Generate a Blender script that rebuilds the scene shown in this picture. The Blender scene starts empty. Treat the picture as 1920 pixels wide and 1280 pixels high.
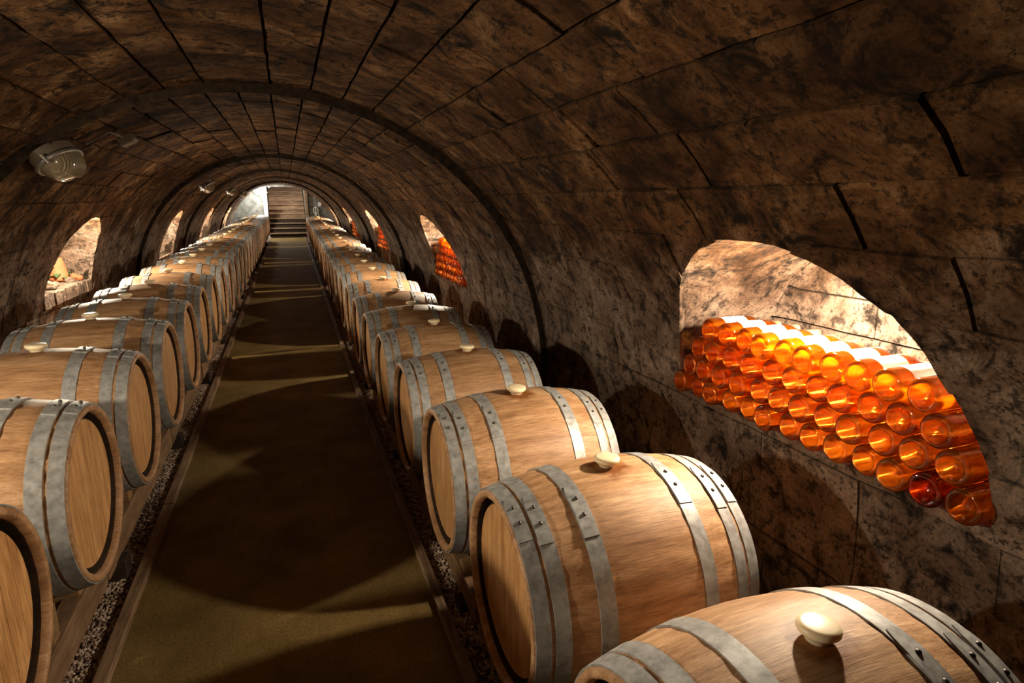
import bpy, bmesh, math, random
from mathutils import Vector, Matrix, noise
R_ = math.radians
random.seed(7)
scn = bpy.context.scene
col = scn.collection

# ------------------------------------------------------------------ camera, world, exposure
cd = bpy.data.cameras.new('camera'); cam = bpy.data.objects.new('camera', cd); col.objects.link(cam)
cam.location = (0, 0, 1.6); cam.rotation_euler = (R_(90 - 12.99), 0, R_(-20.187))
cd.sensor_width = 36; cd.lens = 1127.63 / 1920 * 36; cd.clip_start = .02; cd.clip_end = 200
scn.camera = cam
w = bpy.data.worlds.new('world'); scn.world = w; w.use_nodes = True
w.node_tree.nodes['Background'].inputs[0].default_value = (0, 0, 0, 1)
scn.cycles.transparent_max_bounces = 32
vs = scn.view_settings
vs.view_transform = 'Standard'; vs.look = 'None'; vs.gamma = 1; vs.exposure = 0.62; vs.use_curve_mapping = False
LAMP_W = 80.0            # watts of each niche lamp
LAMP_COL = (1.0, .84, .62)
NICHE_Y = [1.53, 6.25, 11.0, 15.7, 20.3]

# ------------------------------------------------------------------ helpers
def mesh_obj(name, verts, faces, mat=None, parent=None, smooth=False):
    me = bpy.data.meshes.new(name); me.from_pydata([tuple(v) for v in verts], [], faces); me.update()
    if smooth: me.shade_smooth()
    return link_mesh(name, me, mat, parent)
def link_mesh(name, me, mat=None, parent=None):
    o = bpy.data.objects.new(name, me); col.objects.link(o)
    if mat and not me.materials: me.materials.append(mat)
    if parent: o.parent = parent
    return o
def bm_mesh(name, bm, mat=None, smooth=False, angle=None):
    me = bpy.data.meshes.new(name); bmesh.ops.recalc_face_normals(bm, faces=bm.faces); bm.to_mesh(me); bm.free()
    if smooth:
        me.shade_smooth()
        if angle: me.set_sharp_from_angle(angle=R_(angle))
    if mat: me.materials.append(mat)
    return me
def empty(name, loc=(0, 0, 0), rz=0):
    o = bpy.data.objects.new(name, None); o.empty_display_size = .1; col.objects.link(o)
    o.location = loc; o.rotation_euler = (0, 0, rz); return o
def tag(o, label=None, cat=None, group=None, kind=None):
    if label: o['label'] = label
    if cat: o['category'] = cat
    if group: o['group'] = group
    if kind: o['kind'] = kind
    return o
def copy_tree(o, parent=None):
    c = o.copy(); col.objects.link(c); c.parent = parent
    for ch in list(o.children): copy_tree(ch, c)
    return c
def box_bm(bm, x0, x1, y0, y1, z0, z1, bev=0):
    r = bmesh.ops.create_cube(bm, size=1, matrix=Matrix.Translation(((x0+x1)/2, (y0+y1)/2, (z0+z1)/2)) @ Matrix.Diagonal((x1-x0, y1-y0, z1-z0, 1)))
    if bev:
        es = list({e for v in r['verts'] for e in v.link_edges})
        bmesh.ops.bevel(bm, geom=es, offset=bev, segments=1, affect='EDGES')
def box_mesh(name, x0, x1, y0, y1, z0, z1, mat, bev=.004):
    bm = bmesh.new(); box_bm(bm, x0, x1, y0, y1, z0, z1, bev); return bm_mesh(name, bm, mat)
def lathe(profile, n, closed=False, fr=None):
    """profile (x, r) turned about the X axis"""
    V = []; F = []; m = len(profile)
    for i in range(n):
        a = 2*math.pi*i/n
        for j, (x, r) in enumerate(profile):
            rr = r + (fr(i, j, x, r) if fr else 0)
            V.append((x, rr*math.sin(a), rr*math.cos(a)))
    for i in range(n):
        k = (i+1) % n
        for j in range(m-1 if not closed else m):
            l = (j+1) % m
            F.append((i*m+j, i*m+l, k*m+l, k*m+j))
    return V, F

# ------------------------------------------------------------------ materials
class NT:
    def __init__(s, name):
        s.m = bpy.data.materials.new(name); s.m.use_nodes = True
        s.t = s.m.node_tree; s.n = s.t.nodes; s.b = s.n['Principled BSDF']; s.out = s.n['Material Output']
    def node(s, typ, **kw):
        n = s.n.new(typ)
        for k, v in kw.items(): setattr(n, k, v)
        return n
    def link(s, a, b): s.t.links.new(a, b)
    def coord(s, scale=(1, 1, 1), rnd=True, kind='Object'):
        tc = s.node('ShaderNodeTexCoord'); mp = s.node('ShaderNodeMapping'); mp.inputs['Scale'].default_value = scale
        s.link(tc.outputs[kind], mp.inputs['Vector'])
        if rnd:
            oi = s.node('ShaderNodeObjectInfo'); mu = s.node('ShaderNodeMath', operation='MULTIPLY'); mu.inputs[1].default_value = 37.0
            s.link(oi.outputs['Random'], mu.inputs[0]); s.link(mu.outputs[0], mp.inputs['Location'])
        return mp.outputs[0]
    def noise(s, vec, scale, detail=4, rough=.55, dist=0):
        n = s.node('ShaderNodeTexNoise'); n.inputs['Scale'].default_value = scale; n.inputs['Detail'].default_value = detail
        n.inputs['Roughness'].default_value = rough; n.inputs['Distortion'].default_value = dist
        s.link(vec, n.inputs['Vector']); return n.outputs['Fac']
    def ramp(s, fac, stops):
        r = s.node('ShaderNodeValToRGB'); e = r.color_ramp.elements
        while len(e) < len(stops): e.new(.5)
        for el, (p, c) in zip(e, stops): el.position = p; el.color = (*c, 1) if len(c) == 3 else c
        s.link(fac, r.inputs[0]); return r.outputs[0]
    def mix(s, a, b, fac, mode='MIX'):
        m = s.node('ShaderNodeMix', data_type='RGBA', blend_type=mode)
        for sock, v in ((m.inputs[6], a), (m.inputs[7], b)):
            if isinstance(v, tuple): sock.default_value = (*v, 1)
            else: s.link(v, sock)
        if isinstance(fac, (int, float)): m.inputs[0].default_value = fac
        else: s.link(fac, m.inputs[0])
        return m.outputs[2]
    def rnd_value(s, lo, hi):
        oi = s.node('ShaderNodeObjectInfo'); mr = s.node('ShaderNodeMapRange')
        mr.inputs['To Min'].default_value = lo; mr.inputs['To Max'].default_value = hi
        s.link(oi.outputs['Random'], mr.inputs['Value']); return mr.outputs[0]
    def vmul(s, colr, val):
        c = s.node('ShaderNodeVectorMath', operation='SCALE'); s.link(colr, c.inputs[0])
        if isinstance(val, (int, float)): c.inputs['Scale'].default_value = val
        else: s.link(val, c.inputs['Scale'])
        return c.outputs[0]
    def bump(s, h, strength, dist=.01, prev=None):
        b = s.node('ShaderNodeBump'); b.inputs['Strength'].default_value = strength; b.inputs['Distance'].default_value = dist
        s.link(h, b.inputs['Height'])
        if prev: s.link(prev, b.inputs['Normal'])
        return b.outputs[0]
    def set(s, base=None, rough=None, metal=None, normal=None, spec=None):
        for k, v in (('Base Color', base), ('Roughness', rough), ('Metallic', metal), ('Normal', normal), ('Specular IOR Level', spec)):
            if v is None: continue
            if isinstance(v, tuple): s.b.inputs[k].default_value = (*v, 1)
            elif isinstance(v, (int, float)): s.b.inputs[k].default_value = v
            else: s.link(v, s.b.inputs[k])
        return s.m

def stone_mat(name):
    """limestone blocks: brown with soot and mould on the vault, greyer and pinker toward the foot of the walls"""
    s = NT(name); v = s.coord(rnd=False)
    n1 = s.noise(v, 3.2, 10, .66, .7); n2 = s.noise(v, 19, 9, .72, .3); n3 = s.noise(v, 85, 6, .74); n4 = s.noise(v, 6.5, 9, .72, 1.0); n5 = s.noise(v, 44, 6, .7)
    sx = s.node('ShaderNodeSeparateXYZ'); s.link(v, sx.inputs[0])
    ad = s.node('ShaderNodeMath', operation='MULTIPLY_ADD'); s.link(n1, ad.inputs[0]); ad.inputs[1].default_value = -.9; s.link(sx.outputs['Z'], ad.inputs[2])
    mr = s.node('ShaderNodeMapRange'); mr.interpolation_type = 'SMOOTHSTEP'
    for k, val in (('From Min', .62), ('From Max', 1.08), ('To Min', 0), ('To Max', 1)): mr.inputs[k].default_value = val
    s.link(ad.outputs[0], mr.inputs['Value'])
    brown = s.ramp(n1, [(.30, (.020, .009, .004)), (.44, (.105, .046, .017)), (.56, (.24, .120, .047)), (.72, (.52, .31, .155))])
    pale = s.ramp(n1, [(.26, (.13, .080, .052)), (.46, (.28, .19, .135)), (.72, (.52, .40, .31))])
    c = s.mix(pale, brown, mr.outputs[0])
    c = s.mix(c, s.ramp(n3, [(.30, (.35, .32, .30)), (.50, (1, 1, 1)), (.68, (1.5, 1.45, 1.38))]), .7, 'MULTIPLY')
    c = s.vmul(c, s.rnd_value(.78, 1.2))
    big = s.ramp(n4, [(.51, (0, 0, 0)), (.63, (.94, .94, .94))])
    fine = s.ramp(n2, [(.535, (0, 0, 0)), (.60, (1, 1, 1))])
    tiny = s.ramp(n5, [(.575, (0, 0, 0)), (.63, (1, 1, 1))])
    m = s.mix(s.mix(big, fine, .75, 'SCREEN'), tiny, .75, 'SCREEN')
    c = s.mix(c, (.011, .008, .006), m)
    nb = s.bump(n3, .8, .010); nb = s.bump(n2, 1.0, .035, nb); nb = s.bump(n4, .8, .07, nb)
    return s.set(c, .93, 0, nb, .15)
M = {}
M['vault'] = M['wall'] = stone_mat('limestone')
s = NT('mortar'); v = s.coord(rnd=False)
M['mortar'] = s.set(s.ramp(s.noise(v, 20, 5), [(.3, (.012, .008, .005)), (.7, (.05, .033, .02))]), .95, 0, s.bump(s.noise(v, 60, 4), .6, .01), .1)

def wood_mat(name, c0, c1, c2, scale, rough=.6, lo=.8, hi=1.12, stain=.25):
    s = NT(name); v = s.coord(scale); v2 = s.coord((1, 1, 1))
    g = s.noise(v, 3.0, 8, .62, .4); g2 = s.noise(v, 14.0, 5, .65); big = s.noise(v2, 5.5, 5, .6)
    c = s.ramp(g, [(.28, c0), (.50, c1), (.72, c2)])
    c = s.mix(c, s.ramp(g2, [(.32, (.62, .56, .5)), (.6, (1.12, 1.12, 1.12))]), .55, 'MULTIPLY')
    c = s.mix(c, s.ramp(big, [(.33, (.62, .55, .5)), (.6, (1.05, 1.05, 1.05))]), stain*2, 'MULTIPLY')
    v3 = s.coord(tuple(a*(1.6 if a < 2 else 4) for a in scale)); g3 = s.noise(v3, 7.0, 6, .7)
    c = s.mix(c, s.ramp(g3, [(.36, (.50, .42, .36)), (.50, (1, 1, 1)), (.66, (1.18, 1.18, 1.16))]), .6, 'MULTIPLY')
    c = s.vmul(c, s.rnd_value(lo, hi))
    return s.set(c, rough, 0, s.bump(g3, .25, .002, s.bump(g2, .2, .003)), .35)
M['stave'] = wood_mat('oak_staves', (.29, .150, .066), (.46, .268, .135), (.62, .40, .23), (1.0, 9, 9), .52)
def bung_stain(m):
    n = m.node_tree.nodes; b = n['Principled BSDF']; src = b.inputs['Base Color'].links[0].from_socket; L = m.node_tree.links.new
    tc = n.new('ShaderNodeTexCoord'); ds = n.new('ShaderNodeVectorMath'); ds.operation = 'DISTANCE'; ds.inputs[1].default_value = (0, -.01, .343); L(tc.outputs['Object'], ds.inputs[0])
    ns = n.new('ShaderNodeTexNoise'); ns.inputs['Scale'].default_value = 26; ns.inputs['Detail'].default_value = 6; L(tc.outputs['Object'], ns.inputs['Vector'])
    ad = n.new('ShaderNodeMath'); ad.operation = 'MULTIPLY_ADD'; L(ns.outputs['Fac'], ad.inputs[0]); ad.inputs[1].default_value = .09; L(ds.outputs['Value'], ad.inputs[2])
    rp = n.new('ShaderNodeValToRGB'); rp.color_ramp.elements[0].position = .085; rp.color_ramp.elements[0].color = (.45, .27, .10, 1); rp.color_ramp.elements[1].position = .118; rp.color_ramp.elements[1].color = (1, 1, 1, 1); L(ad.outputs[0], rp.inputs[0])
    mx = n.new('ShaderNodeMix'); mx.data_type = 'RGBA'; mx.blend_type = 'MULTIPLY'; mx.inputs[0].default_value = 1; L(src, mx.inputs[6]); L(rp.outputs[0], mx.inputs[7]); L(mx.outputs[2], b.inputs['Base Color'])
bung_stain(M['stave'])
M['head'] = wood_mat('oak_head', (.38, .18, .060), (.55, .30, .115), (.66, .39, .17), (9, 9, 1.0), .6, .85, 1.1, .15)
M['croze'] = wood_mat('dark_croze_band', (.022, .011, .005), (.05, .026, .012), (.08, .043, .02), (9, 9, 9), .8)  # darker tone for the band inside the stave ends, around each head
M['rack'] = wood_mat('rack_timber', (.13, .072, .036), (.25, .15, .08), (.36, .23, .13), (9, 1.0, 9), .75)
M['cross'] = wood_mat('crossbar_timber', (.18, .10, .04), (.33, .20, .09), (.45, .28, .13), (1.0, 9, 9), .75)
M['board'] = wood_mat('board_timber', (.11, .065, .036), (.24, .155, .09), (.38, .26, .165), (12, 1.0, 12), .8)
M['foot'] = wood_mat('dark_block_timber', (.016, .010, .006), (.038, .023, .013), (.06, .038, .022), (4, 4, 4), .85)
M['step'] = wood_mat('stair_timber', (.12, .075, .045), (.27, .175, .11), (.42, .29, .19), (1, 9, 9), .7)
# galvanised hoop steel
s = NT('galvanised_steel'); v = s.coord()
n = s.noise(v, 38, 6, .65); n2 = s.noise(v, 8, 4)
c = s.ramp(n, [(.3, (.24, .243, .24)), (.55, (.40, .408, .405)), (.75, (.52, .525, .52))])
c = s.mix(c, s.ramp(n2, [(.35, (.75, .72, .68)), (.6, (1, 1, 1))]), .5, 'MULTIPLY')
M['steel'] = s.set(c, s.ramp(n, [(.3, (.42,)*3), (.7, (.60,)*3)]), .35, s.bump(n, .15, .002))
s = NT('dark_rivet'); M['rivet'] = s.set((.10, .09, .08), .45, .85)
# silicone bung
s = NT('silicone_bung'); s.set((.80, .68, .46), .38, 0)
s.b.inputs['Subsurface Weight'].default_value = .55; s.b.inputs['Subsurface Radius'].default_value = (.03, .018, .006); s.b.inputs['Subsurface Scale'].default_value = .6
M['bung'] = s.m
# trodden earth path
s = NT('earth_path'); v = s.coord(rnd=False)
n1 = s.noise(v, 3, 6, .6); n2 = s.noise(v, 90, 4, .7); n3 = s.noise(v, 22, 5, .6)
c = s.ramp(n1, [(.3, (.13, .084, .024)), (.7, (.25, .165, .058))])
c = s.mix(c, s.ramp(n2, [(.3, (.5, .5, .5)), (.65, (1.2, 1.2, 1.15))]), .7, 'MULTIPLY')
M['path'] = s.set(c, .95, 0, s.bump(n2, .6, .006, s.bump(n3, .4, .012)), .2)
s = NT('dark_soil'); v = s.coord(rnd=False)
M['soil'] = s.set(s.ramp(s.noise(v, 60, 6, .7), [(.32, (.035, .024, .017)), (.65, (.26, .185, .13))]), .95, 0, s.bump(s.noise(v, 80, 5, .7), 1, .012), .2)
s = NT('gravel'); oi = s.coord(rnd=False)
wn = s.node('ShaderNodeTexVoronoi', feature='F1'); wn.inputs['Scale'].default_value = 60; s.link(oi, wn.inputs['Vector'])
sp = s.node('ShaderNodeSeparateColor'); s.link(wn.outputs['Color'], sp.inputs[0])
M['gravel'] = s.set(s.ramp(sp.outputs[0], [(0, (.12, .075, .05)), (.45, (.36, .25, .18)), (1, (.68, .55, .45))]), .8, 0, None, .3)
# amber wine seen through glass
def amber(name, tr, tl, red=(1, 1, 1)):
    s = NT(name); s.n.remove(s.b)
    oi = s.node('ShaderNodeObjectInfo')
    v = s.coord(); nn = s.noise(v, 22, 3, .6, 1.5)
    vc = s.ramp(oi.outputs['Random'], [(0, tuple(a*.85 for a in tl)), (.5, tl), (1, (min(1, tl[0]), tl[1]*1.4, tl[2]*1.5))])
    vc = s.mix(vc, s.ramp(nn, [(.34, (.72, .5, .4)), (.5, (1, 1, 1)), (.66, (1.0, 1.2, 1.2))]), .8, 'MULTIPLY')
    a = s.node('ShaderNodeBsdfTransparent'); a.inputs[0].default_value = (*tr, 1)
    b = s.node('ShaderNodeBsdfTranslucent'); s.link(vc, b.inputs[0])
    d = s.node('ShaderNodeBsdfDiffuse'); s.link(vc, d.inputs[0])
    g = s.node('ShaderNodeBsdfGlossy'); g.inputs['Roughness'].default_value = .04
    fr = s.node('ShaderNodeFresnel'); fr.inputs[0].default_value = 1.5
    m0 = s.node('ShaderNodeMixShader'); m0.inputs[0].default_value = .12; s.link(b.outputs[0], m0.inputs[1]); s.link(d.outputs[0], m0.inputs[2])
    m1 = s.node('ShaderNodeMixShader'); m1.inputs[0].default_value = .46; s.link(a.outputs[0], m1.inputs[1]); s.link(m0.outputs[0], m1.inputs[2])
    m2 = s.node('ShaderNodeMixShader'); s.link(fr.outputs[0], m2.inputs[0]); s.link(m1.outputs[0], m2.inputs[1]); s.link(g.outputs[0], m2.inputs[2])
    s.link(m2.outputs[0], s.out.inputs[0]); return s.m
M['amber'] = amber('amber_wine_glass', (1, .66, .22), (1.0, .225, .003))
M['amber_dark'] = amber('deep_red_wine_glass', (.8, .22, .06), (.55, .05, .004))
s = NT('paper_label'); M['paper'] = s.set((.80, .77, .72), .8)
s = NT('foil_capsule'); v = s.coord()
M['foil'] = s.set(s.ramp(s.noise(v, 30, 4), [(.35, (.20, .12, .06)), (.65, (.48, .34, .2))]), .5, .15)
s = NT('punt_ring'); M['cork'] = s.set((.10, .06, .035), .8)
def emit(name, c, st):
    s = NT(name); s.set((.8, .8, .8), .4); s.b.inputs['Emission Color'].default_value = (*c, 1); s.b.inputs['Emission Strength'].default_value = st; return s.m
M['bulb'] = emit('lit_bulb', (1, .95, .88), 40)
M['bulb_far'] = emit('lit_bulb_far', (.9, 1.0, .95), 14)
s = NT('lamp_metal'); M['lampmetal'] = s.set((.30, .27, .23), .45, .6)
s = NT('lamp_enamel'); M['enamel'] = s.set((.16, .12, .085), .45)
s = NT('lamp_glass'); s.set((.30, .24, .15), .14, 0); s.b.inputs['Transmission Weight'].default_value = .35; M['lampglass'] = s.m
s = NT('terracotta'); v = s.coord(); M['terracotta'] = s.set(s.ramp(s.noise(v, 14, 4), [(.3, (.32, .085, .030)), (.7, (.40, .12, .046))]), .8)
s = NT('leaf'); M['leaf'] = s.set((.03, .07, .012), .6)
s = NT('cable'); M['cable'] = s.set((.10, .085, .07), .6)
s = NT('pale_plaster'); v = s.coord(rnd=False); M['plaster'] = s.set(s.ramp(s.noise(v, 6, 6), [(.3, (.10, .095, .085)), (.7, (.24, .23, .205))]), .9, 0, s.bump(s.noise(v, 30, 4), .4, .01), .2)
s = NT('pale_paint'); M['paint'] = s.set((.62, .60, .55), .6)

# ------------------------------------------------------------------ the vault
X0, Z0 = -.12, .45
SEG = [(-2.6, 3.8), (3.8, 9.0), (9.0, 12.8), (12.8, 16.3), (16.3, 19.8), (19.8, 24.0)]
RN, RF = 1.737, 1.780
def Rat(Y):
    for a, b in SEG:
        if Y <= b: break
    if a < 0: return RF
    return RN + (RF-RN)*(Y-a)/(b-a)
def vp(Y, ang, dr=0, seg=None):
    if seg is None: R = Rat(Y)
    else:
        a, b = seg; R = RF if a < 0 else RN + (RF-RN)*(Y-a)/(b-a)
    R += dr; A = R_(ang)
    return Vector((X0 + R*math.sin(A), Y, Z0 + R*math.cos(A)))
# niche outline as (dy, |angle|), counter-clockwise from the near bottom corner
HALF = [(.655, 79.3), (.65, 76), (.635, 73.3), (.61, 71), (.58, 68.6), (.54, 65.8), (.49, 62.8), (.43, 60.4), (.35, 58.2), (.25, 56.3), (.13, 54.85)]
OUT = [(-a, b) for a, b in HALF] + [(0, 54.52)] + [(a, b) for a, b in HALF[::-1]]
def wid(ang):
    ang = abs(ang)
    if ang > 79.3 or ang < 54.52: return -1
    H = HALF + [(0, 54.52)]
    for (w0, a0), (w1, a1) in zip(H, H[1:]):
        if a1 <= ang <= a0: return w1 + (w0-w1)*(ang-a1)/(a0-a1)
    return -1
def in_niche(Y, ang):
    wd = wid(ang)
    return wd > 0 and any(abs(Y-yc) < wd for yc in NICHE_Y)
def snap_niche(Y, ang):
    """nearest point on the niche outline (metric: dy and angle*R)"""
    yc = min(NICHE_Y, key=lambda c: abs(c-Y)); sg = 1 if ang > 0 else -1
    k = math.pi/180*1.76; best = None
    P = OUT + [OUT[0]]
    for (y0, a0), (y1, a1) in zip(P, P[1:]):
        ax, ay = y0+yc, a0*k; bx, by = y1+yc, a1*k; px, py = Y, abs(ang)*k
        t = max(0, min(1, ((px-ax)*(bx-ax)+(py-ay)*(by-ay))/((bx-ax)**2+(by-ay)**2)))
        qx, qy = ax+t*(bx-ax), ay+t*(by-ay); d = (qx-px)**2+(qy-py)**2
        if best is None or d < best[0]: best = (d, qx, sg*qy/k)
    return best[1], best[2]

def patch(mapf, u0, u1, v0, v1, nu, nv, depth, inside=None, snap=None, rough=.004, out=None, ch=.006, rag=0):
    """slab over (u,v): front grid with worn edges, sides running back by depth; returns verts, faces"""
    us = [u0 + (u1-u0)*i/nu for i in range(nu+1)]; vs_ = [v0 + (v1-v0)*j/nv for j in range(nv+1)]
    keep = {}
    for i in range(nu):
        for j in range(nv):
            keep[i, j] = not (inside and inside((us[i]+us[i+1])/2, (vs_[j]+vs_[j+1])/2))
    if not any(keep.values()): return None
    V = []; idx = {}; F = []
    def vert(i, j):
        if (i, j) in idx: return idx[i, j]
        u, v = us[i], vs_[j]
        cells = [(a, b) for a in (i-1, i) for b in (j-1, j) if (a, b) in keep]
        cut = any(not keep[c] for c in cells)
        if cut: u, v = snap(u, v)
        edge = i in (0, nu) or j in (0, nv)
        if rag and not cut:
            q = mapf(u, v, 0)
            if i in (0, nu): u += rag*noise.noise(q*11 + Vector((5, 0, 0)))
            if j in (0, nv): v += rag*32*noise.noise(q*11)
        p = mapf(u, v, 0); n = noise.noise(p*7.3)*rough + noise.noise(p*23)*rough*.5
        p = mapf(u, v, n + (ch if edge and not cut else 0))
        idx[i, j] = len(V); V.append((p, (u, v))); return idx[i, j]
    ec = {}
    for (i, j), k in keep.items():
        if not k: continue
        f = (vert(i, j), vert(i+1, j), vert(i+1, j+1), vert(i, j+1)); F.append(f)
        for a, b in zip(f, f[1:]+f[:1]):
            key = (min(a, b), max(a, b)); ec.setdefault(key, []).append((a, b))
    back = {}
    P = [p for p, _ in V]
    def bk(a):
        if a not in back:
            back[a] = len(P); P.append(mapf(*V[a][1], depth))
        return back[a]
    for L in ec.values():
        if len(L) == 1:
            a, b = L[0]; F.append((b, a, bk(a), bk(b)))
    if out is not None:
        off = len(out[0]); out[0].extend(P); out[1].extend([tuple(x+off for x in f) for f in F])
    return P, F

RIGHT_C = [54.5, 61, 67.5, 74, 80.5, 87, 93.5, 100, 106]
CEIL0 = [-54.5, -48, -41.4, -34.5, -27.5, -20, -13.8, -7.6, 3, 9.7, 15.3, 21, 28, 35, 41.4, 48, 54.5]
CEIL1 = [-54.5, -49, -43.5, -38, -32, -26, -20, -14, -8, -2.5, 3, 8.5, 14, 19.5, 25, 31, 37, 43, 48.5, 54.5]
KNOWN = {28: [.62, 1.455, 2.05], 35: [.55, 1.07, 1.62, 2.0], 41.4: [.81, 1.26, 1.535, 2.1], 48: [.6, 1.10, 1.72, 2.2]}
def joints(ya, yb, c, first, lo=.32, hi=.62):
    L = [ya]; y = ya
    if first and c in KNOWN:
        L += KNOWN[c]; y = L[-1]
    else: y = ya + random.uniform(.15, hi); L.append(y)
    while True:
        y += random.uniform(lo, hi)
        if y > yb - .10: break
        L.append(y)
    L.append(yb); return L

def shell(name, seg, a0, a1, niche_side):
    """the mortar bed behind the stones, one wall or ceiling of one vault bay"""
    ya, yb = seg; V = []; F = []
    nu = max(2, int((yb-ya)/.06)); nv = max(2, int(abs(a1-a0)/2.0))
    if not niche_side: nu = max(2, int((yb-ya)/.5))
    mp = lambda u, v, d: vp(u, v, .026+d, seg)
    r = patch(mp, ya, yb, a0, a1, nu, nv, .10, in_niche if niche_side else None, snap_niche, 0, None, 0)
    return mesh_obj(name, r[0], r[1], M['mortar'])

stone_count = 0
def bay(k):
    seg = SEG[k]; ya, yb = seg
    first = k == 0
    ceilc = CEIL0 if first else CEIL1
    parts = [('ceiling', ceilc, 0), ('wall_right', RIGHT_C, 1), ('wall_left', [-a for a in RIGHT_C[::-1]], 1)]
    for nm, cs, ns in parts:
        root = shell(nm, seg, cs[0], cs[-1], ns); tag(root, kind='structure')
        mat = M['vault'] if nm == 'ceiling' else M['wall']
        far = ([], [])
        for c0, c1 in zip(cs, cs[1:]):
            ang_gap, g, chm = (.19, .0065, .007) if nm == 'ceiling' else (.07, .002, .003)
            J = joints(.25, yb, c0, True, *((.17, .34) if -21 < c0 < 9 else (.32, .62))) if first else joints(ya, yb, c0, False, .34, .66)
            if first: J = [ya, -1.6, -.8] + J
            for y0, y1 in zip(J, J[1:]):
                gg = min(g, .002 + .0025*max(0, y0))
                dz = random.uniform(-.006, .006)
                mp = lambda u, v, d, dz=dz: vp(u, v, d + dz*(d < .02), seg)
                near_n = ns and any(y1 > yc-.75 and y0 < yc+.75 for yc in NICHE_Y) and max(abs(c0), abs(c1)) > 54 and min(abs(c0), abs(c1)) < 80
                nu, nv = (max(3, int((y1-y0)/.045)), 4) if near_n else (max(2, int((y1-y0)/.10)), 2)
                single = (k == 0 and y0 >= .2) or k == 1
                if max(abs(c0), abs(c1)) > 94: single = False
                tgt = None if single else far
                r = patch(mp, y0+gg, y1-gg, c0+(.03 if abs(c0) == 54.5 else ang_gap), c1-(.03 if abs(c1) == 54.5 else ang_gap), nu, nv, .024, in_niche if near_n else None, snap_niche, .009, tgt, chm, .006 if nm == 'ceiling' else .002)
                if r and single: mesh_obj('stone', r[0], r[1], mat, root)
        if far[0]:
            o = mesh_obj('stone_courses', far[0], far[1], mat, root); o['kind'] = 'stuff'
    # the front edge of the bay that steps in below the bay before it
    if k:
        V = []; F = []; A = range(-106, 107, 2)
        for a in A:
            V += [vp(ya-.001, a, .0, seg), vp(ya-.001, a, .12, seg)]
        for i in range(len(A)-1): F.append((2*i, 2*i+1, 2*i+3, 2*i+2))
        t = mesh_obj('trim_%d' % k, V, F, M['mortar']); t['kind'] = 'structure'
for k in range(len(SEG)): bay(k)

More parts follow.
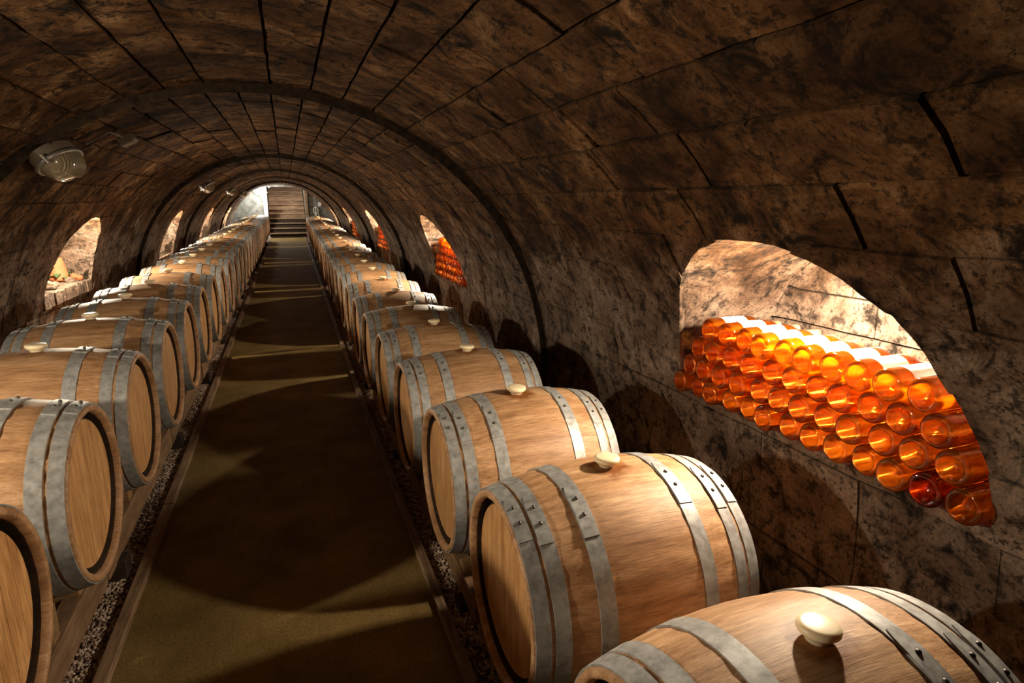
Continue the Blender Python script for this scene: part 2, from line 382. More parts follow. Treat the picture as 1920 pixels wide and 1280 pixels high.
# niches: lining, back wall of stones, sill
XB = 2.03
def niche(side, yc, k):
    roots = [o for o in col.objects if o.name.startswith('wall_right' if side > 0 else 'wall_left') and not o.parent]
    roots.sort(key=lambda o: o.name)
    si = next(i for i, (a, b) in enumerate(SEG) if yc < b); root = roots[si]
    xb = XB if side > 0 else 2*X0 - XB
    # lining of wedge stones, split around the arch
    pts = [(dy+yc, a*side) for dy, a in OUT]
    fr = [vp(y, a, 0) for y, a in pts]
    n = len(fr)
    for i in range(n):
        p, q = fr[i], fr[(i+1) % n]
        if i == n-1: p, q = fr[n-1], fr[0]
        V = []; F = []; m = 5
        outd = Vector((0, p.y+q.y-2*yc, p.z+q.z-2.1)).normalized() if i != n-1 else Vector((0, 0, -1))
        for t in range(m+1):
            for e, z in ((p, 0), (q, 0)):
                b = Vector((xb, e.y, e.z)); x = e.lerp(b, t/m)
                V.append(x + outd*(.004 + noise.noise(x*9)*.004))
        for t in range(m): F.append((2*t, 2*t+1, 2*t+3, 2*t+2))
        ia, ib = (i, i+1) if i < n-1 else (n-1, 0)          # returns a little way behind the wall face
        for e in (ia, ib):
            y_, a_ = pts[e]; V.append(vp(yc+(y_-yc)*1.07, side*(67+(abs(a_)-67)*1.10), .012))
        F.append((0, 1, len(V)-1, len(V)-2))
        if i == n-1: mesh_obj('sill', V, F, M['wall'], root)
        else: mesh_obj('lining_stone', V, F, M['wall'], root)
    # back wall
    poly = [(y, vp(y, a).z) for y, a in pts]
    def ins(y, z):     # outside the outline -> cut
        c = False
        for (ya, za), (yb, zb) in zip(poly, poly[1:]+poly[:1]):
            if (za > z) != (zb > z) and y < (yb-ya)*(z-za)/(zb-za)+ya: c = not c
        return not c
    def snp(y, z):
        best = None
        for (ya, za), (yb, zb) in zip(poly, poly[1:]+poly[:1]):
            t = max(0, min(1, ((y-ya)*(yb-ya)+(z-za)*(zb-za))/((yb-ya)**2+(zb-za)**2+1e-9)))
            qy, qz = ya+t*(yb-ya), za+t*(zb-za); d = (qy-y)**2+(qz-z)**2
            if best is None or d < best[0]: best = (d, qy, qz)
        return best[1], best[2]
    mesh_obj('niche_back', [(xb+side*.02, yc-.75, .7), (xb+side*.02, yc+.75, .7), (xb+side*.02, yc+.75, 1.6), (xb+side*.02, yc-.75, 1.6)], [(0, 1, 2, 3)], M['mortar'], root)
    far = ([], [])
    z = .78
    for rz in (.15, .17, .14, .16, .13):
        y = yc - .72 - random.uniform(0, .15)
        while y < yc+.7:
            ln = random.uniform(.2, .4)
            mp = lambda u, v, d: Vector((xb + side*d, u, v))
            r = patch(mp, y+.004, y+ln-.004, z+.004, z+rz-.004, max(3, int(ln/.04)), 4, .03, ins, snp, .012, None if k < 2 else far)
            if r and k < 2: mesh_obj('back_stone', r[0], r[1], M['wall'], root)
            y += ln
        z += rz
    if far[0]: mesh_obj('back_stones', far[0], far[1], M['wall'], root)['kind'] = 'stuff'
    # the niche lamp: small bowl fitting under the crown of the arch
    lx = X0 + side*((1.635 if side > 0 else 1.47)-X0); ly = yc+(-.04 if side > 0 else -.07); lz = 1.40 if side > 0 else 1.385
    L = empty('niche_lamp', (lx, ly, lz))
    tag(L, 'lit lamp under the arch of the %s niche on the %s wall' % (['first', 'second', 'third', 'fourth', 'fifth'][k], 'bottle-niche' if side > 0 else 'flowerpot-niche'), 'lamp', 'niche lamps')
    ztop = vp(yc-.07, 54.7).z + .006
    bm = bmesh.new(); bmesh.ops.create_cone(bm, cap_ends=True, segments=16, radius1=.034, radius2=.028, depth=ztop-lz-.024, matrix=Matrix.Translation((0, 0, (ztop-lz+.024)/2)))
    link_mesh('socket', bm_mesh('socket', bm, M['lampmetal'], True, 40), None, L)
    bm = bmesh.new(); bmesh.ops.create_uvsphere(bm, u_segments=16, v_segments=8, radius=.021, matrix=Matrix.Translation((0, 0, .012)))
    link_mesh('bulb', bm_mesh('bulb', bm, M['bulb'], True), None, L)
    ld = bpy.data.lights.new('niche_light', 'POINT'); ld.energy = LAMP_W*(.9 if side > 0 else 1); ld.color = LAMP_COL; ld.shadow_soft_size = .035
    lo = bpy.data.objects.new('niche_light', ld); col.objects.link(lo); lo.parent = L; lo.location = (0, 0, -.05)
for k, yc in enumerate(NICHE_Y):
    niche(1, yc, k); niche(-1, yc, k)

# wall behind the photographer
V = [vp(-2.58, a, .02) for a in range(-106, 107, 4)]
o = mesh_obj('wall_back', V, [tuple(range(len(V)))], M['vault']); o['kind'] = 'structure'

# ------------------------------------------------------------------ floor, boards, gravel
def rise(Y, k=.018): return k*max(0, Y-5)
def dx(Y): return .0072*max(0, Y-5)
ys = [-2.6, 0, 5] + [5+1.0*i for i in range(1, 20)] + [24.2]
V = []; F = []
def strip(name, xa, xb, z, mat, parent=None):
    V = []; F = []
    for y in ys: V += [(xa+dx(y)*(abs(xa) < 1), y, z+rise(y)), (xb+dx(y)*(abs(xb) < 1), y, z+rise(y))]
    for i in range(len(ys)-1): F.append((2*i, 2*i+1, 2*i+3, 2*i+2))
    return mesh_obj(name, V, F, mat, parent)
fl = strip('floor', -.72, .47, 0, M['path']); tag(fl, kind='structure')
a = strip('floor', -1.85, -.71, -.012, M['soil']); tag(a, kind='structure')
a = strip('floor', .46, 1.65, -.012, M['soil']); tag(a, kind='structure')
def edge_board(xa, xb, ya, yb, side, n):
    bm = bmesh.new(); V = []
    nn = max(1, int((yb-ya)/.6)); P = []
    for i in range(nn+1):
        y = ya+(yb-ya)*i/nn; j = noise.noise(Vector((xa*9, y*1.3, 0)))*.004
        P.append([bm.verts.new((x+dx(y)+j, y, z+rise(y))) for x, z in ((xa, -.03), (xb, -.03), (xb, .022), (xb-.004, .026), (xa+.004, .026), (xa, .022))])
    for A, B in zip(P, P[1:]):
        for q in range(6): bm.faces.new((A[q], A[(q+1) % 6], B[(q+1) % 6], B[q]))
    bm.faces.new(P[0]); bm.faces.new(P[-1])
    o = link_mesh('edge_board', bm_mesh('edge_board', bm, M['board']))
    tag(o, 'weathered brown board edging the earth path along the %s' % side, 'board', 'boards along the path, ' + side)
for y0, y1 in ((.3, 3.4), (3.41, 6.9), (6.91, 10.2), (10.21, 13.4), (13.9, 18.2), (18.21, 23.9)):
    edge_board(-.739, -.69, y0, y1, 'barrel row with the flowerpot niche', 0)
for y0, y1 in ((.3, 2.6), (2.61, 6.1), (6.11, 9.4), (9.41, 13.0), (13.01, 17.5), (17.51, 23.9)):
    edge_board(.445, .488, y0, y1, 'barrel row under the bottle niches', 0)
# gravel: real pebbles, too many to count
import numpy as np
def gravel(name, xa, xb, ya, yb, n, z, label):
    rng = np.random.default_rng(int(abs(xa)*1000))
    t = (1+5**.5)/2
    bv = np.array([(-1, t, 0), (1, t, 0), (-1, -t, 0), (1, -t, 0), (0, -1, t), (0, 1, t), (0, -1, -t), (0, 1, -t), (t, 0, -1), (t, 0, 1), (-t, 0, -1), (-t, 0, 1)])/1.9
    bf = np.array([(0, 11, 5), (0, 5, 1), (0, 1, 7), (0, 7, 10), (0, 10, 11), (1, 5, 9), (5, 11, 4), (11, 10, 2), (10, 7, 6), (7, 1, 8), (3, 9, 4), (3, 4, 2), (3, 2, 6), (3, 6, 8), (3, 8, 9), (4, 9, 5), (2, 4, 11), (6, 2, 10), (8, 6, 7), (9, 8, 1)])
    y = ya + (yb-ya)*rng.random(n)**1.5; x = xa+(xb-xa)*rng.random(n)
    r = (.0048+.0045*rng.random(n))*(1+.03*y)
    q = rng.normal(size=(n, 3, 3)); q, _ = np.linalg.qr(q)
    sc = np.stack([np.ones(n), .55+.4*rng.random(n), .5+.4*rng.random(n)], -1)*r[:, None]
    v = (bv[None]*sc[:, None, :]) @ q
    zz = z + np.where(y > 5, .018*(y-5), 0) + rng.random(n)*.010
    v += np.stack([x + np.where(y > 5, .0072*(y-5), 0), y, zz], -1)[:, None, :]
    f = (bf[None] + 12*np.arange(n)[:, None, None]).reshape(-1, 3); v = v.reshape(-1, 3)
    me = bpy.data.meshes.new(name); me.vertices.add(len(v)); me.vertices.foreach_set('co', v.ravel())
    me.loops.add(f.size); me.loops.foreach_set('vertex_index', f.ravel()); me.polygons.add(len(f)); me.polygons.foreach_set('loop_start', np.arange(0, f.size, 3))
    me.update(calc_edges=True)
    o = link_mesh(name, me, M['gravel']); tag(o, label, 'gravel', None, 'stuff')
gravel('gravel', -.86, -.742, .7, 14, 22000, -.010, 'small pale gravel between path board and rack under the flowerpot-side barrels')
gravel('gravel', .49, .61, .7, 14, 22000, -.010, 'small pale gravel between path board and rack under the bottle-side barrels')

# ------------------------------------------------------------------ barrels
L2, RB, RH = .36, .343, .294
def rad(x): return RB - (RB-RH)*abs(x/L2)**2.0
def stave_mesh():
    prof = [(-L2+.075, RH-.030), (-L2+.030, RH-.026), (-L2+.020, RH-.0245), (-L2+.003, RH-.021), (-L2, RH-.017), (-L2, RH-.004), (-L2+.004, RH)]
    xs = [-.31, -.25, -.19, -.125, -.06, 0, .06, .125, .19, .25, .31]
    prof += [(x, rad(x)) for x in xs]
    prof += [(-x, r) for x, r in [(-L2+.004, RH), (-L2, RH-.004), (-L2, RH-.017), (-L2+.003, RH-.021), (-L2+.020, RH-.0245), (-L2+.030, RH-.026), (-L2+.075, RH-.030)]]
    N = 26
    def fr(i, j, x, r):
        if i % 3 == 0: return -.0016
        return .0006*math.sin((i//3)*2.4)
    V, F = lathe(prof, N*3, fr=fr)
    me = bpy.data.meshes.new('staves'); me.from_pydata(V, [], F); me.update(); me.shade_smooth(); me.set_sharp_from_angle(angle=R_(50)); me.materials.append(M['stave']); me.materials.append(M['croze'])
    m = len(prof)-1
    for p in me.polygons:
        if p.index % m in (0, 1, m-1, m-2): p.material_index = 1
    return me
def head_mesh():
    """seven upright boards set in the croze, facing -X at x = 0"""
    bm = bmesh.new(); r = RH-.048; n = 7; rb = RH-.0275; ws = [-1, -.72, -.42, -.13, .16, .45, .74, 1]
    for a, b in zip(ws, ws[1:]):
        y0, y1 = a*r+.0006, b*r-.0006; m = 8
        up = []; lo = []
        for i in range(m+1):
            y = y0+(y1-y0)*i/m; h = math.sqrt(max(0, r*r-y*y)); up.append((y, h)); lo.append((y, -h))
        loop = up + [p for p in lo[::-1] if abs(p[1]) > 1e-5 or True]
        clean = []
        for p in loop:
            if not clean or (abs(p[0]-clean[-1][0]) + abs(p[1]-clean[-1][1])) > 1e-4: clean.append(p)
        if abs(clean[0][0]-clean[-1][0]) + abs(clean[0][1]-clean[-1][1]) < 1e-4: clean.pop()
        A = [bm.verts.new((0, y, z)) for y, z in clean]; B = [bm.verts.new((.024, y*rb/r if math.hypot(y, z) > r*.98 else y, z*rb/r if math.hypot(y, z) > r*.98 else z)) for y, z in clean]
        bm.faces.new(A); bm.faces.new(B[::-1])
        for i in range(len(A)): bm.faces.new((A[i], A[i-1], B[i-1], B[i])).material_index = 1
    me = bm_mesh('barrel_head', bm, M['head']); me.materials.append(M['foot']); return me
def hoop_mesh(xa, xb, a0):
    t = .0032; n = 72
    prof = [(xa, rad(xa)-.001), (xa, rad(xa)+t), (xb, rad(xb)+t), (xb, rad(xb)-.001)]
    V, F = lathe(prof, n, closed=True)
    # overlapping riveted end with rounded corners
    off = len(V); m = 8; aa = R_(a0); span = R_(30)
    for i in range(m+1):
        a = aa - span/2 + span*i/m; ins = .009*max(0, (i-m+1.4))/1.4
        for x in (xa+.001+ins, xb-.001-ins):
            for dr in (t-.0005, t+.003):
                r = rad(x)+dr; V.append((x, r*math.sin(a), r*math.cos(a)))
    for i in range(m):
        b = off+4*i
        F += [(b+1, b+3, b+7, b+5), (b, b+1, b+5, b+4), (b+2, b+6, b+7, b+3)]
    F += [(off, off+2, off+3, off+1), (off+4*m, off+4*m+1, off+4*m+3, off+4*m+2)]
    me = bpy.data.meshes.new('hoop'); me.from_pydata(V, [], F); me.update(); me.shade_smooth(); me.set_sharp_from_angle(angle=R_(40)); me.materials.append(M['steel']); return me
HX = [(-.354, -.314), (-.303, -.262), (-.184, -.137), (.137, .184), (.262, .303), (.314, .354)]
ST, HD = stave_mesh(), head_mesh()
HO = {a0: [hoop_mesh(a, b, a0 + d) for (a, b), d in zip(HX, (4, 0, -2, 5, 0, 3))] for a0 in (-24, 2)}
bm = bmesh.new(); bmesh.ops.create_uvsphere(bm, u_segments=10, v_segments=6, radius=.0062)
bmesh.ops.scale(bm, vec=(1, 1, .75), verts=bm.verts); RV = bm_mesh('rivet', bm, M['rivet'], True)
def bung_mesh():
    prof = [(0, .0001), (0, .021), (.012, .023), (.020, .029), (.025, .036), (.029, .0395), (.035, .0400), (.040, .0375), (.0425, .030), (.043, .0001)]
    V, F = lathe(prof, 28); V = [(y, z, x-.012) for x, y, z in V]
    me = bpy.data.meshes.new('bung'); me.from_pydata(V, [], F); me.update(); me.shade_smooth(); me.materials.append(M['bung']); return me
BG = bung_mesh()
def barrel(loc, a0, rivets, label, group, tilt=0):
    b = empty('wine_barrel', loc); tag(b, label, 'barrel', group); b.rotation_euler = (tilt, 0, 0)
    link_mesh('staves', ST, None, b)
    for sx in (-1, 1):
        h = link_mesh('barrel_head', HD, None, b); h.location = (sx*(L2-.030), 0, 0); h.rotation_euler = (0, 0, 0 if sx < 0 else math.pi)
    for i, (me, (xa, xb)) in enumerate(zip(HO[a0], HX)):
        h = link_mesh('hoop', me, None, b)
        if rivets:
            ac = a0 + (4, 0, -2, 5, 0, 3)[i]; x = (xa+xb)/2
            for k in (-4.5, 6):
                a = R_(ac + k*(.3/rad(x))); r = rad(x)+.0068
                v = link_mesh('rivet', RV, None, h); v.location = (x, r*math.sin(a), r*math.cos(a)); v.rotation_euler = (-a, 0, 0)
    g = link_mesh('bung', BG, None, b); g.location = (random.uniform(-.008, .008), 0, RB); g.rotation_euler = (random.uniform(-.08, .08), random.uniform(-.08, .08), 0)
    return b
XR, XL = .505+L2, -.670-L2
def rzr(y): return .47 + .020*max(0, y-5.2)
def rzl(y): return .646 + .013*max(0, y-5.5)
RY = [-.071+.7896*i for i in range(1, 29)]
LY = [.722+.764*i for i in range(1, 29)]
def where(y, side):
    """which niche of its own wall a barrel or rack stands before"""
    nm = ['near bottle niche', 'second bottle niche', 'third bottle niche', 'fourth bottle niche', 'last bottle niche'] if side > 0 else ['niche before the flowerpot', 'flowerpot niche', 'niche after the flowerpot', 'second niche after the flowerpot', 'last flowerpot-side niche']
    for k, yc in enumerate(NICHE_Y):
        if abs(y-yc) < .7: return 'in front of the ' + nm[k]
    for k, yc in enumerate(NICHE_Y):
        if y < yc: break
    else: return 'past the %s toward the stairs' % nm[-1]
    return 'between the %s and the %s' % (nm[k-1], nm[k])
for A, side, fz, XX, a0 in ((RY, 1, rzr, XR, -24), (LY, -1, rzl, XL, 2)):
    for i, y in enumerate(A):
        wh = where(y, side)
        if y < .8: wh = 'nearer than the near bottle niche, away from the stairs'
        barrel((XX+dx(y), y, fz(y)), a0, i < 8, 'hooped oak barrel ' + wh, 'barrels ' + wh, random.uniform(-.04, .04))

# ------------------------------------------------------------------ racks, one for every two barrels
def rack(side, yy, ax_z, label, group):
    y0, y1 = yy[0]-.37, yy[-1]+.37; ym = (y0+y1)/2
    xc = (XR if side > 0 else XL)+dx(ym); zb = ax_z
    fz = rise(ym)
    if side > 0: rail_in, top, bot = .56+dx(ym), zb-.35, max(fz+.015, zb-.45)
    else: rail_in, top, bot = -.80+dx(ym), zb-.442, max(fz+.05, zb-.570)
    r = empty('barrel_rack', (xc, ym, fz)); tag(r, label, 'rack', group)
    def part(nm, me): o = link_mesh(nm, me, None, r); o.location = (-xc, -ym, -fz); return o
    for xi in (rail_in, rail_in + side*.53):
        xa, xb = sorted((xi, xi+side*.07))
        part('rail', box_mesh('rail', xa, xb, y0, y1, bot, top, M['rack']))
    for y in yy:
        for d in (-.135, .135):
            xa, xb = sorted((rail_in - side*-.012, rail_in + side*.60))
            part('crossbar', box_mesh('crossbar', xa, xb, y+d-.032, y+d+.032, top-.035, zb-math.sqrt(RB**2-.105**2)+.004, M['cross']))
    for y in (y0+.16,):
        for xi in (rail_in, rail_in+side*.53):
            xa, xb = sorted((xi-side*.030, xi+side*.10))
            part('foot_block', box_mesh('foot_block', xa, xb, y-.045, y+.045, fz-.02, bot+.012, M['foot']))
for A, side, fz, nm in ((RY, 1, rzr, 'bottle-niche'), (LY, -1, rzl, 'flowerpot-niche')):
    for i in range(0, len(A), 2):
        yy = A[i:i+2]
        rack(side, yy, fz(sum(yy)/len(yy)), 'timber rack ' + where(sum(yy)/len(yy), side), 'racks ' + where(sum(yy)/len(yy), side))

# ------------------------------------------------------------------ bottles
BR = .0488
def bottle_mesh():
    # axis X, base at x = 0 facing -X, neck toward +X, with a hollow punt
    prof = [(.026, .0004), (.025, .009), (.019, .018), (.010, .026), (.003, .0315), (-.0015, .0350), (-.0015, .0400), (.001, .0455), (.005, .0480), (.011, BR), (.10, BR), (.185, BR), (.215, .044), (.24, .031), (.262, .0195), (.29, .0165), (.355, .0155)]
    V, F = lathe(prof, 24); me = bpy.data.meshes.new('glass'); me.from_pydata(V, [], F); me.update(); me.shade_smooth(); return me
def band_mesh(nm, xa, xb, r, mat, a=None, cap=False):
    a0, a1 = (-R_(80), R_(80)) if a else (0, 2*math.pi); n = 18; V = []; F = []
    for i in range(n+1):
        t = a0+(a1-a0)*i/n
        V += [(xa, r[0]*math.sin(t), r[0]*math.cos(t)), (xb, r[1]*math.sin(t), r[1]*math.cos(t))]
    for i in range(n): F.append((2*i, 2*i+1, 2*i+3, 2*i+2))
    if cap: F.append(tuple(2*i+1 for i in range(n)))
    me = bpy.data.meshes.new(nm); me.from_pydata(V, [], F); me.update(); me.shade_smooth()
    if cap: me.set_sharp_from_angle(angle=R_(40))
    me.materials.append(mat); return me
GL = bottle_mesh(); GL.materials.append(M['amber'])
GLR = bottle_mesh(); GLR.materials.append(M['amber_dark'])
LB = band_mesh('paper_label', .055, .165, (BR+.0007, BR+.0007), M['paper'], a=True)
CP = band_mesh('capsule', .272, .358, (.0192, .0172), M['foil'], cap=True)
def bottle(p, glass, label, group, rot, parts=True):
    b = empty('wine_bottle', p); b.rotation_euler = rot; tag(b, label, 'bottle', group)
    link_mesh('glass', glass, None, b)
    if parts: link_mesh('paper_label', LB, None, b)
    if parts != 0: link_mesh('capsule', CP, None, b)
    return b
ZS = .792
NTH = ['first', 'second', 'third', 'fourth', 'fifth']
def stack(k, yc):
    rows = 4 if k == 0 else 5
    nn = 13 if k == 0 else 12
    for j in range(rows):
        z = ZS + BR + j*.0846; c = nn - j
        for i in range(c):
            y = yc - (nn-1)*.05 + j*.05 + i*.1 - .01
            jit = random.uniform(-.016, .012)
            red = (k == 0 and j == 0 and i == 1)
            half = wid(math.degrees(math.atan2(1.6-X0, z-Z0)))
            if k and abs(y-yc) > half - .05: continue
            if k == 0: lab = 'amber bottle with white label on the top row of the near bottle niche' if j == rows-1 else 'amber wine bottle lying base outward in the lower rows of the near bottle niche'
            else: lab = 'amber wine bottle stacked in the %s bottle niche along the wall' % NTH[k]
            if red: lab = 'deep red bottle in the bottom row of the near bottle niche'
            bottle((1.575+jit, y, z), GLR if red else GL, lab, None if red else ('top row of the near bottle niche' if k == 0 and j == rows-1 else 'bottles in the %s bottle niche' % NTH[k]),
                   (random.uniform(-.3, .3) if j < rows-1 else random.uniform(-.15, .15), random.uniform(-.006, .006), random.uniform(-.012, .012)), j == rows-1 or (False if k < 2 else 0))
for k in range(4): stack(k, NICHE_Y[k])
# unseen tube lights added behind the bottles to make the amber glow
M['tube'] = emit('backlight_glow', (1, .80, .55), 110)
V, F = lathe([(-.46, .0001), (-.46, .011), (.46, .011), (.46, .0001)], 12); V = [(y, x, z) for x, y, z in V]
VC, FC = lathe([(-.03, .0001), (-.03, .014), (.03, .014), (.03, .0001)], 12); VC = [(y, x, z) for x, y, z in VC]
for k in range(4):
    t = empty('added_backlight', (1.985, NICHE_Y[k], ZS+.015)); tag(t, 'added unseen backlight tube behind the bottles of the %s bottle niche' % NTH[k], 'lamp', 'added backlights behind the bottles')
    mesh_obj('backlight_tube', V, F, M['tube'], t, True)
    for sy in (-.48, .48): mesh_obj('end_cap', VC, FC, M['lampmetal'], t, False).location = (0, sy, 0)

# ------------------------------------------------------------------ flowerpot niche
ledge = .885
lw = sorted([o for o in col.objects if o.name.startswith('wall_left') and not o.parent], key=lambda o: o.name)[1]
bm = bmesh.new(); n_ = 9
for i in range(n_):      # rough slabs that raise the sill
    ya = 6.25-.63+i*1.26/n_; box_bm(bm, -2.27, -1.83+random.uniform(-.012, .008), ya, ya+1.26/n_-.004, .77, ledge+random.uniform(-.008, .006), .006)
    link_mesh('ledge_slab', bm_mesh('ledge_slab', bm, M['wall']), None, lw); bm = bmesh.new()
bm.free(); sill = ledge + .004
px = -2.05
pot = empty('flower_pot', (px, 6.76, sill)); tag(pot, 'terracotta flower pot standing upside down among rocks in a lit wall niche', 'flower pot')
V, F = lathe([(0, .080), (.0, .087), (.030, .087), (.032, .083), (.205, .052), (.213, .047), (.214, .0001)], 28)
V = [(y, z, x) for x, y, z in V]
mesh_obj('pot_wall', V, F, M['terracotta'], pot, True)
V = []; F = []
for i in range(9):
    a = i*.7; o = len(V); r0, r1 = .07, .125; h = .035+.02*math.sin(i*2.1)
    for r, wd, z in ((r0, .012, .03), ((r0+r1)/2, .035, h+.02), (r1, .004, h-.012)):
        for sgn in (-1, 1):
            V.append((r*math.cos(a)-sgn*wd*math.sin(a), r*math.sin(a)+sgn*wd*math.cos(a), z))
    F += [(o, o+1, o+3, o+2), (o+2, o+3, o+5, o+4)]
lv = mesh_obj('ivy_sprig', V, F, M['leaf']); lv.location = pot.location; tag(lv, 'green leaves around the foot of the terracotta pot', 'leaves')
for i, (ry, rx, r, lab) in enumerate(((6.10, -1.935, .060, 'jagged pale rock on the niche sill in front of the terracotta pot'), (6.33, -1.96, .036, 'small pinkish rock on the sill by the green leaves'), (6.60, -1.925, .040, 'rough brown rock beside the flower pot in the niche'), (6.77, -1.915, .050, 'reddish rounded rock at the far side of the flowerpot niche'))):
    bm = bmesh.new(); bmesh.ops.create_icosphere(bm, subdivisions=3, radius=r)
    for v in bm.verts:
        v.co += v.co.normalized()*noise.noise(v.co*16+Vector((i*7, 0, 0)))*r*.55; v.co.z = max(v.co.z*.75, -r*.45)
    o = link_mesh('rock', bm_mesh('rock', bm, [M['wall'], M['wall'], M['vault'], M['terracotta']][i], False)); o.location = (rx, ry, sill+r*.44); tag(o, lab, 'rock')

# ------------------------------------------------------------------ oval bulkhead lamps on the vault
def bulkhead(Y, ang, label, lit=False, free=None):
    if free: n, p = Vector(free[1]), Vector(free[0])
    else:
        p = vp(Y, ang, .002); n = Vector((X0-p.x, 0, Z0-p.z)).normalized()
    ty = Vector((0, 1, 0)) if not free or free[1][0] else Vector((1, 0, 0)); tx = ty.cross(n)
    b = empty('bulkhead_lamp'); b.matrix_world = Matrix(((tx.x, ty.x, n.x, p.x), (tx.y, ty.y, n.y, p.y), (tx.z, ty.z, n.z, p.z), (0, 0, 0, 1))); tag(b, label, 'lamp', 'bulkhead lamps')
    ax, ay = .105, .205
    def oval(prof, n=40, ribs=False):
        V = []; F = []; m = len(prof)
        for i in range(n):
            a = 2*math.pi*i/n
            for s_, z in prof: V.append((ax*s_*math.cos(a), ay*s_*math.sin(a), z))
        for i in range(n):
            for j in range(m-1): F.append((i*m+j, i*m+j+1, ((i+1) % n)*m+j+1, ((i+1) % n)*m+j))
        return V, F
    V, F = oval([(.0, -.004), (1.0, -.004), (1.0, .035), (.97, .05), (.9, .052)]); mesh_obj('housing', V, F, M['enamel'], b, False)
    V, F = oval([(.96, .046), (1.07, .046), (1.09, .056), (1.07, .066), (.94, .068), (.92, .056)]); mesh_obj('rim', V, F, M['lampmetal'], b, True)
    V, F = oval([(.93, .052), (.92, .075), (.84, .105), (.66, .132), (.4, .147), (.0, .152)], 48); mesh_obj('glass_cover', V, F, M['bulb_far'] if lit else M['lampglass'], b, True)
    bm = bmesh.new()
    for i in range(-9, 10):
        y = i*.0175; k = math.sqrt(max(0, 1-(y/(ay*.93))**2)); P = []
        for t in range(7):
            a = R_(-10+t*16); x = -ax*.9*k*math.cos(a); z = .055+.098*math.sin(a)*(.35+.65*k)
            P.append([bm.verts.new((x*1.02, y-.004, z)), bm.verts.new((x*1.02-.006*math.cos(a), y, z+.006*math.sin(a)+.003)), bm.verts.new((x*1.02, y+.004, z))])
        for A_, B_ in zip(P, P[1:]):
            bm.faces.new((A_[0], A_[1], B_[1], B_[0])); bm.faces.new((A_[1], A_[2], B_[2], B_[1]))
    link_mesh('glass_ribs', bm_mesh('glass_ribs', bm, M['lampglass'], False), None, b)
    for sy in (-1, 1):
        bm = bmesh.new(); bmesh.ops.create_cone(bm, cap_ends=True, segments=10, radius1=.012, radius2=.009, depth=.05, matrix=Matrix.Translation((0, sy*(ay*1.08), .055)))
        link_mesh('screw', bm_mesh('screw', bm, M['lampmetal'], True, 40), None, b)
    return b
bulkhead(3.97, -36, 'unlit oval bulkhead lamp on the vault near the first dark arch rib')
bulkhead(10.5, -35, 'unlit oval bulkhead lamp on the vault of the third bay')
bulkhead(15.1, -35, 'small distant bulkhead lamp on the vault of the fourth bay')
bulkhead(19.2, -35, 'small distant bulkhead lamp on the vault of the fifth bay')
# cable and junction box
def tube(name, pts, r, mat, n=6):
    V = []; F = []
    for i, p in enumerate(pts):
        t = (pts[min(i+1, len(pts)-1)] - pts[max(i-1, 0)]).normalized(); a = t.cross(Vector((.3, .2, 1))).normalized(); b = t.cross(a)
        for j in range(n):
            q = 2*math.pi*j/n; V.append(p + a*r*math.cos(q) + b*r*math.sin(q))
    for i in range(len(pts)-1):
        for j in range(n): F.append((i*n+j, i*n+(j+1) % n, (i+1)*n+(j+1) % n, (i+1)*n+j))
    return mesh_obj(name, V, F, mat, None, True)
o = tube('lamp_cable', [vp(4.20, -32+1.2*i, -.004) for i in range(0, 5)] + [vp(4.20+.15*i, -27-.1*i, -.004) for i in range(1, 4)], .006, M['cable']); tag(o, 'dark cable running from the near bulkhead lamp to its junction box', 'cable')
pj = vp(4.62, -27.3, 0); nj = Vector((X0-pj.x, 0, Z0-pj.z)).normalized(); tj = Vector((0, 1, 0)).cross(nj)
bm = bmesh.new(); box_bm(bm, -.05, .05, -.07, .07, -.02, .04, .01)
o = link_mesh('junction_box', bm_mesh('junction_box', bm, M['enamel'])); o.matrix_world = Matrix(((tj.x, 0, nj.x, pj.x), (tj.y, 1, nj.y, pj.y), (tj.z, 0, nj.z, pj.z), (0, 0, 0, 1)))
tag(o, 'small brown junction box on the vault above the near bulkhead lamp', 'box')

# ------------------------------------------------------------------ the far end: wall, stairs, lit lamp
YE = 24.0; fzE = rise(YE)
XA, XC, ZT = -.63, .71, 2.16
def end_wall(name, xa, xb, za, zb):
    o = link_mesh(name, box_mesh(name, xa, xb, YE, YE+.25, za, zb, M['plaster'], 0)); tag(o, kind='structure'); return o
end_wall('wall_far', -2.0, XA, 0, 2.4); end_wall('wall_far', XC, 1.8, 0, 2.4)
end_wall('wall_far', XA, XC, ZT, 2.4)
o = link_mesh('trim_7', box_mesh('trim', XA-.10, XA+.03, YE-.08, YE+.05, fzE-.02, ZT, M['paint'], .008)); tag(o, kind='structure')
o = link_mesh('trim_8', box_mesh('trim', XC-.03, XC+.08, YE-.08, YE+.05, fzE-.02, ZT, M['step'], .008)); tag(o, kind='structure')
NS, RI, GO = 14, .172, .30
st = empty('staircase', (.04, YE, fzE)); tag(st, 'worn wooden staircase rising through the opening at the end of the cellar', 'stairs')
for i in range(NS):
    z = fzE+RI*(i+1); y = YE+GO*i
    t = link_mesh('step', box_mesh('step', XA+.02, XC-.02, y-.03, y+GO+.02, z-.045, z, M['step'], .008), None, st); t.location = (-.04, -YE, -fzE)
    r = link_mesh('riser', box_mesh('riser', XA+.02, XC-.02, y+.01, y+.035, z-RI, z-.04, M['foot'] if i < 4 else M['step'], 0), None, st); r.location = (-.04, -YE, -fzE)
ytop = YE+GO*NS; zt = fzE+RI*NS
for nm, xs in (('wall_left', XA-.12), ('wall_right', XC)):
    o = link_mesh(nm, box_mesh(nm, xs, xs+.12, YE+.2, ytop+1.2, 0, zt+2.3, M['plaster'], 0)); tag(o, kind='structure')
o = link_mesh('wall_far', box_mesh('wall_far', XA-.1, XC+.1, ytop+1.1, ytop+1.3, zt-.3, zt+2.3, M['plaster'], 0)); tag(o, kind='structure')
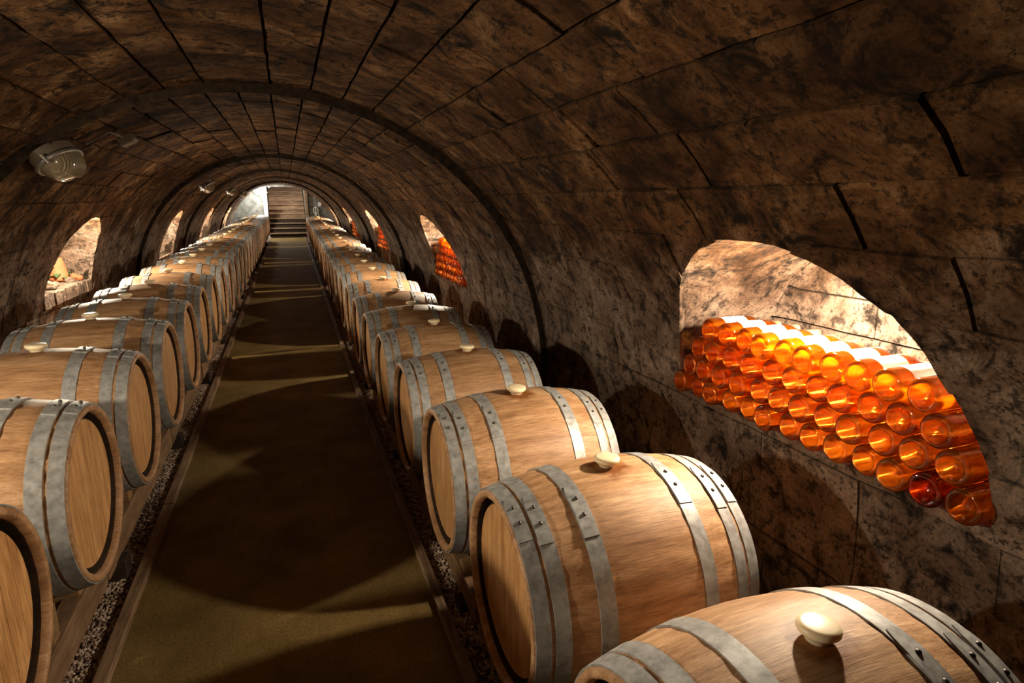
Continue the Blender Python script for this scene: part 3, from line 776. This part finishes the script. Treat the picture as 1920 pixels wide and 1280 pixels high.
o = link_mesh('floor', box_mesh('floor', XA, XC, ytop, ytop+1.1, zt-.12, zt-.005, M['step'], 0)); tag(o, kind='structure')
V = [(XA-.1, YE+.2, 2.25), (XC+.1, YE+.2, 2.25), (XC+.1, ytop+1.3, zt+2.25), (XA-.1, ytop+1.3, zt+2.25)]
o = mesh_obj('ceiling', V, [(0, 1, 2, 3)], M['plaster']); tag(o, kind='structure')
FL = bulkhead(0, 0, 'lit white bulkhead lamp on the end wall beside the stairs', True, ((-.80, YE-.005, 1.96), (0, -1, 0)))
ld = bpy.data.lights.new('far_light', 'POINT'); ld.energy = 95; ld.color = (.97, 1.0, .92); ld.shadow_soft_size = .08
lo = bpy.data.objects.new('far_light', ld); col.objects.link(lo); lo.parent = FL; lo.location = (0, 0, .7)
SL = bulkhead(0, 0, 'added unseen bulkhead lamp lighting the stairwell from its side wall', True, ((XA+.01, YE+1.1, 2.25), (1, 0, 0)))  # unseen lamp added here to brighten the steps
ld = bpy.data.lights.new('added_stair_light', 'POINT'); ld.energy = 35; ld.color = (1, .86, .72); ld.shadow_soft_size = .08
lo = bpy.data.objects.new('added_stair_light', ld); col.objects.link(lo); lo.parent = SL; lo.location = (0, 0, .3)
# iron wall candle bracket and pale switch box right of the stairs
br = empty('wall_bracket', (1.05, YE-.02, 1.30)); tag(br, 'curled pale iron bracket on the end wall right of the stairs', 'bracket')
def ring_part(nm, R, r, c):
    V = []; F = []; n, m = 20, 6
    for i in range(n):
        a = 2*math.pi*i/n
        for j in range(m):
            b = 2*math.pi*j/m; V.append((c[0]+(R+r*math.cos(b))*math.cos(a), c[1]+r*math.sin(b), c[2]+(R*1.35+r*math.cos(b))*math.sin(a)))
    for i in range(n):
        for j in range(m): F.append((i*m+j, i*m+(j+1) % m, ((i+1) % n)*m+(j+1) % m, ((i+1) % n)*m+j))
    mesh_obj(nm, V, F, M['paint'], br, True)
ring_part('scroll', .085, .014, (0, -.02, .02)); ring_part('scroll', .05, .012, (.05, -.04, -.14))
link_mesh('stem', box_mesh('stem', -.015, .015, -.03, .02, -.30, .16, M['paint'], .004), None, br)
o = link_mesh('switch_box', box_mesh('switch_box', 1.15, 1.27, YE-.06, YE+.005, 1.47, 1.62, M['paint'], .01)); tag(o, 'small pale switch box on the end wall right of the stairs', 'box')
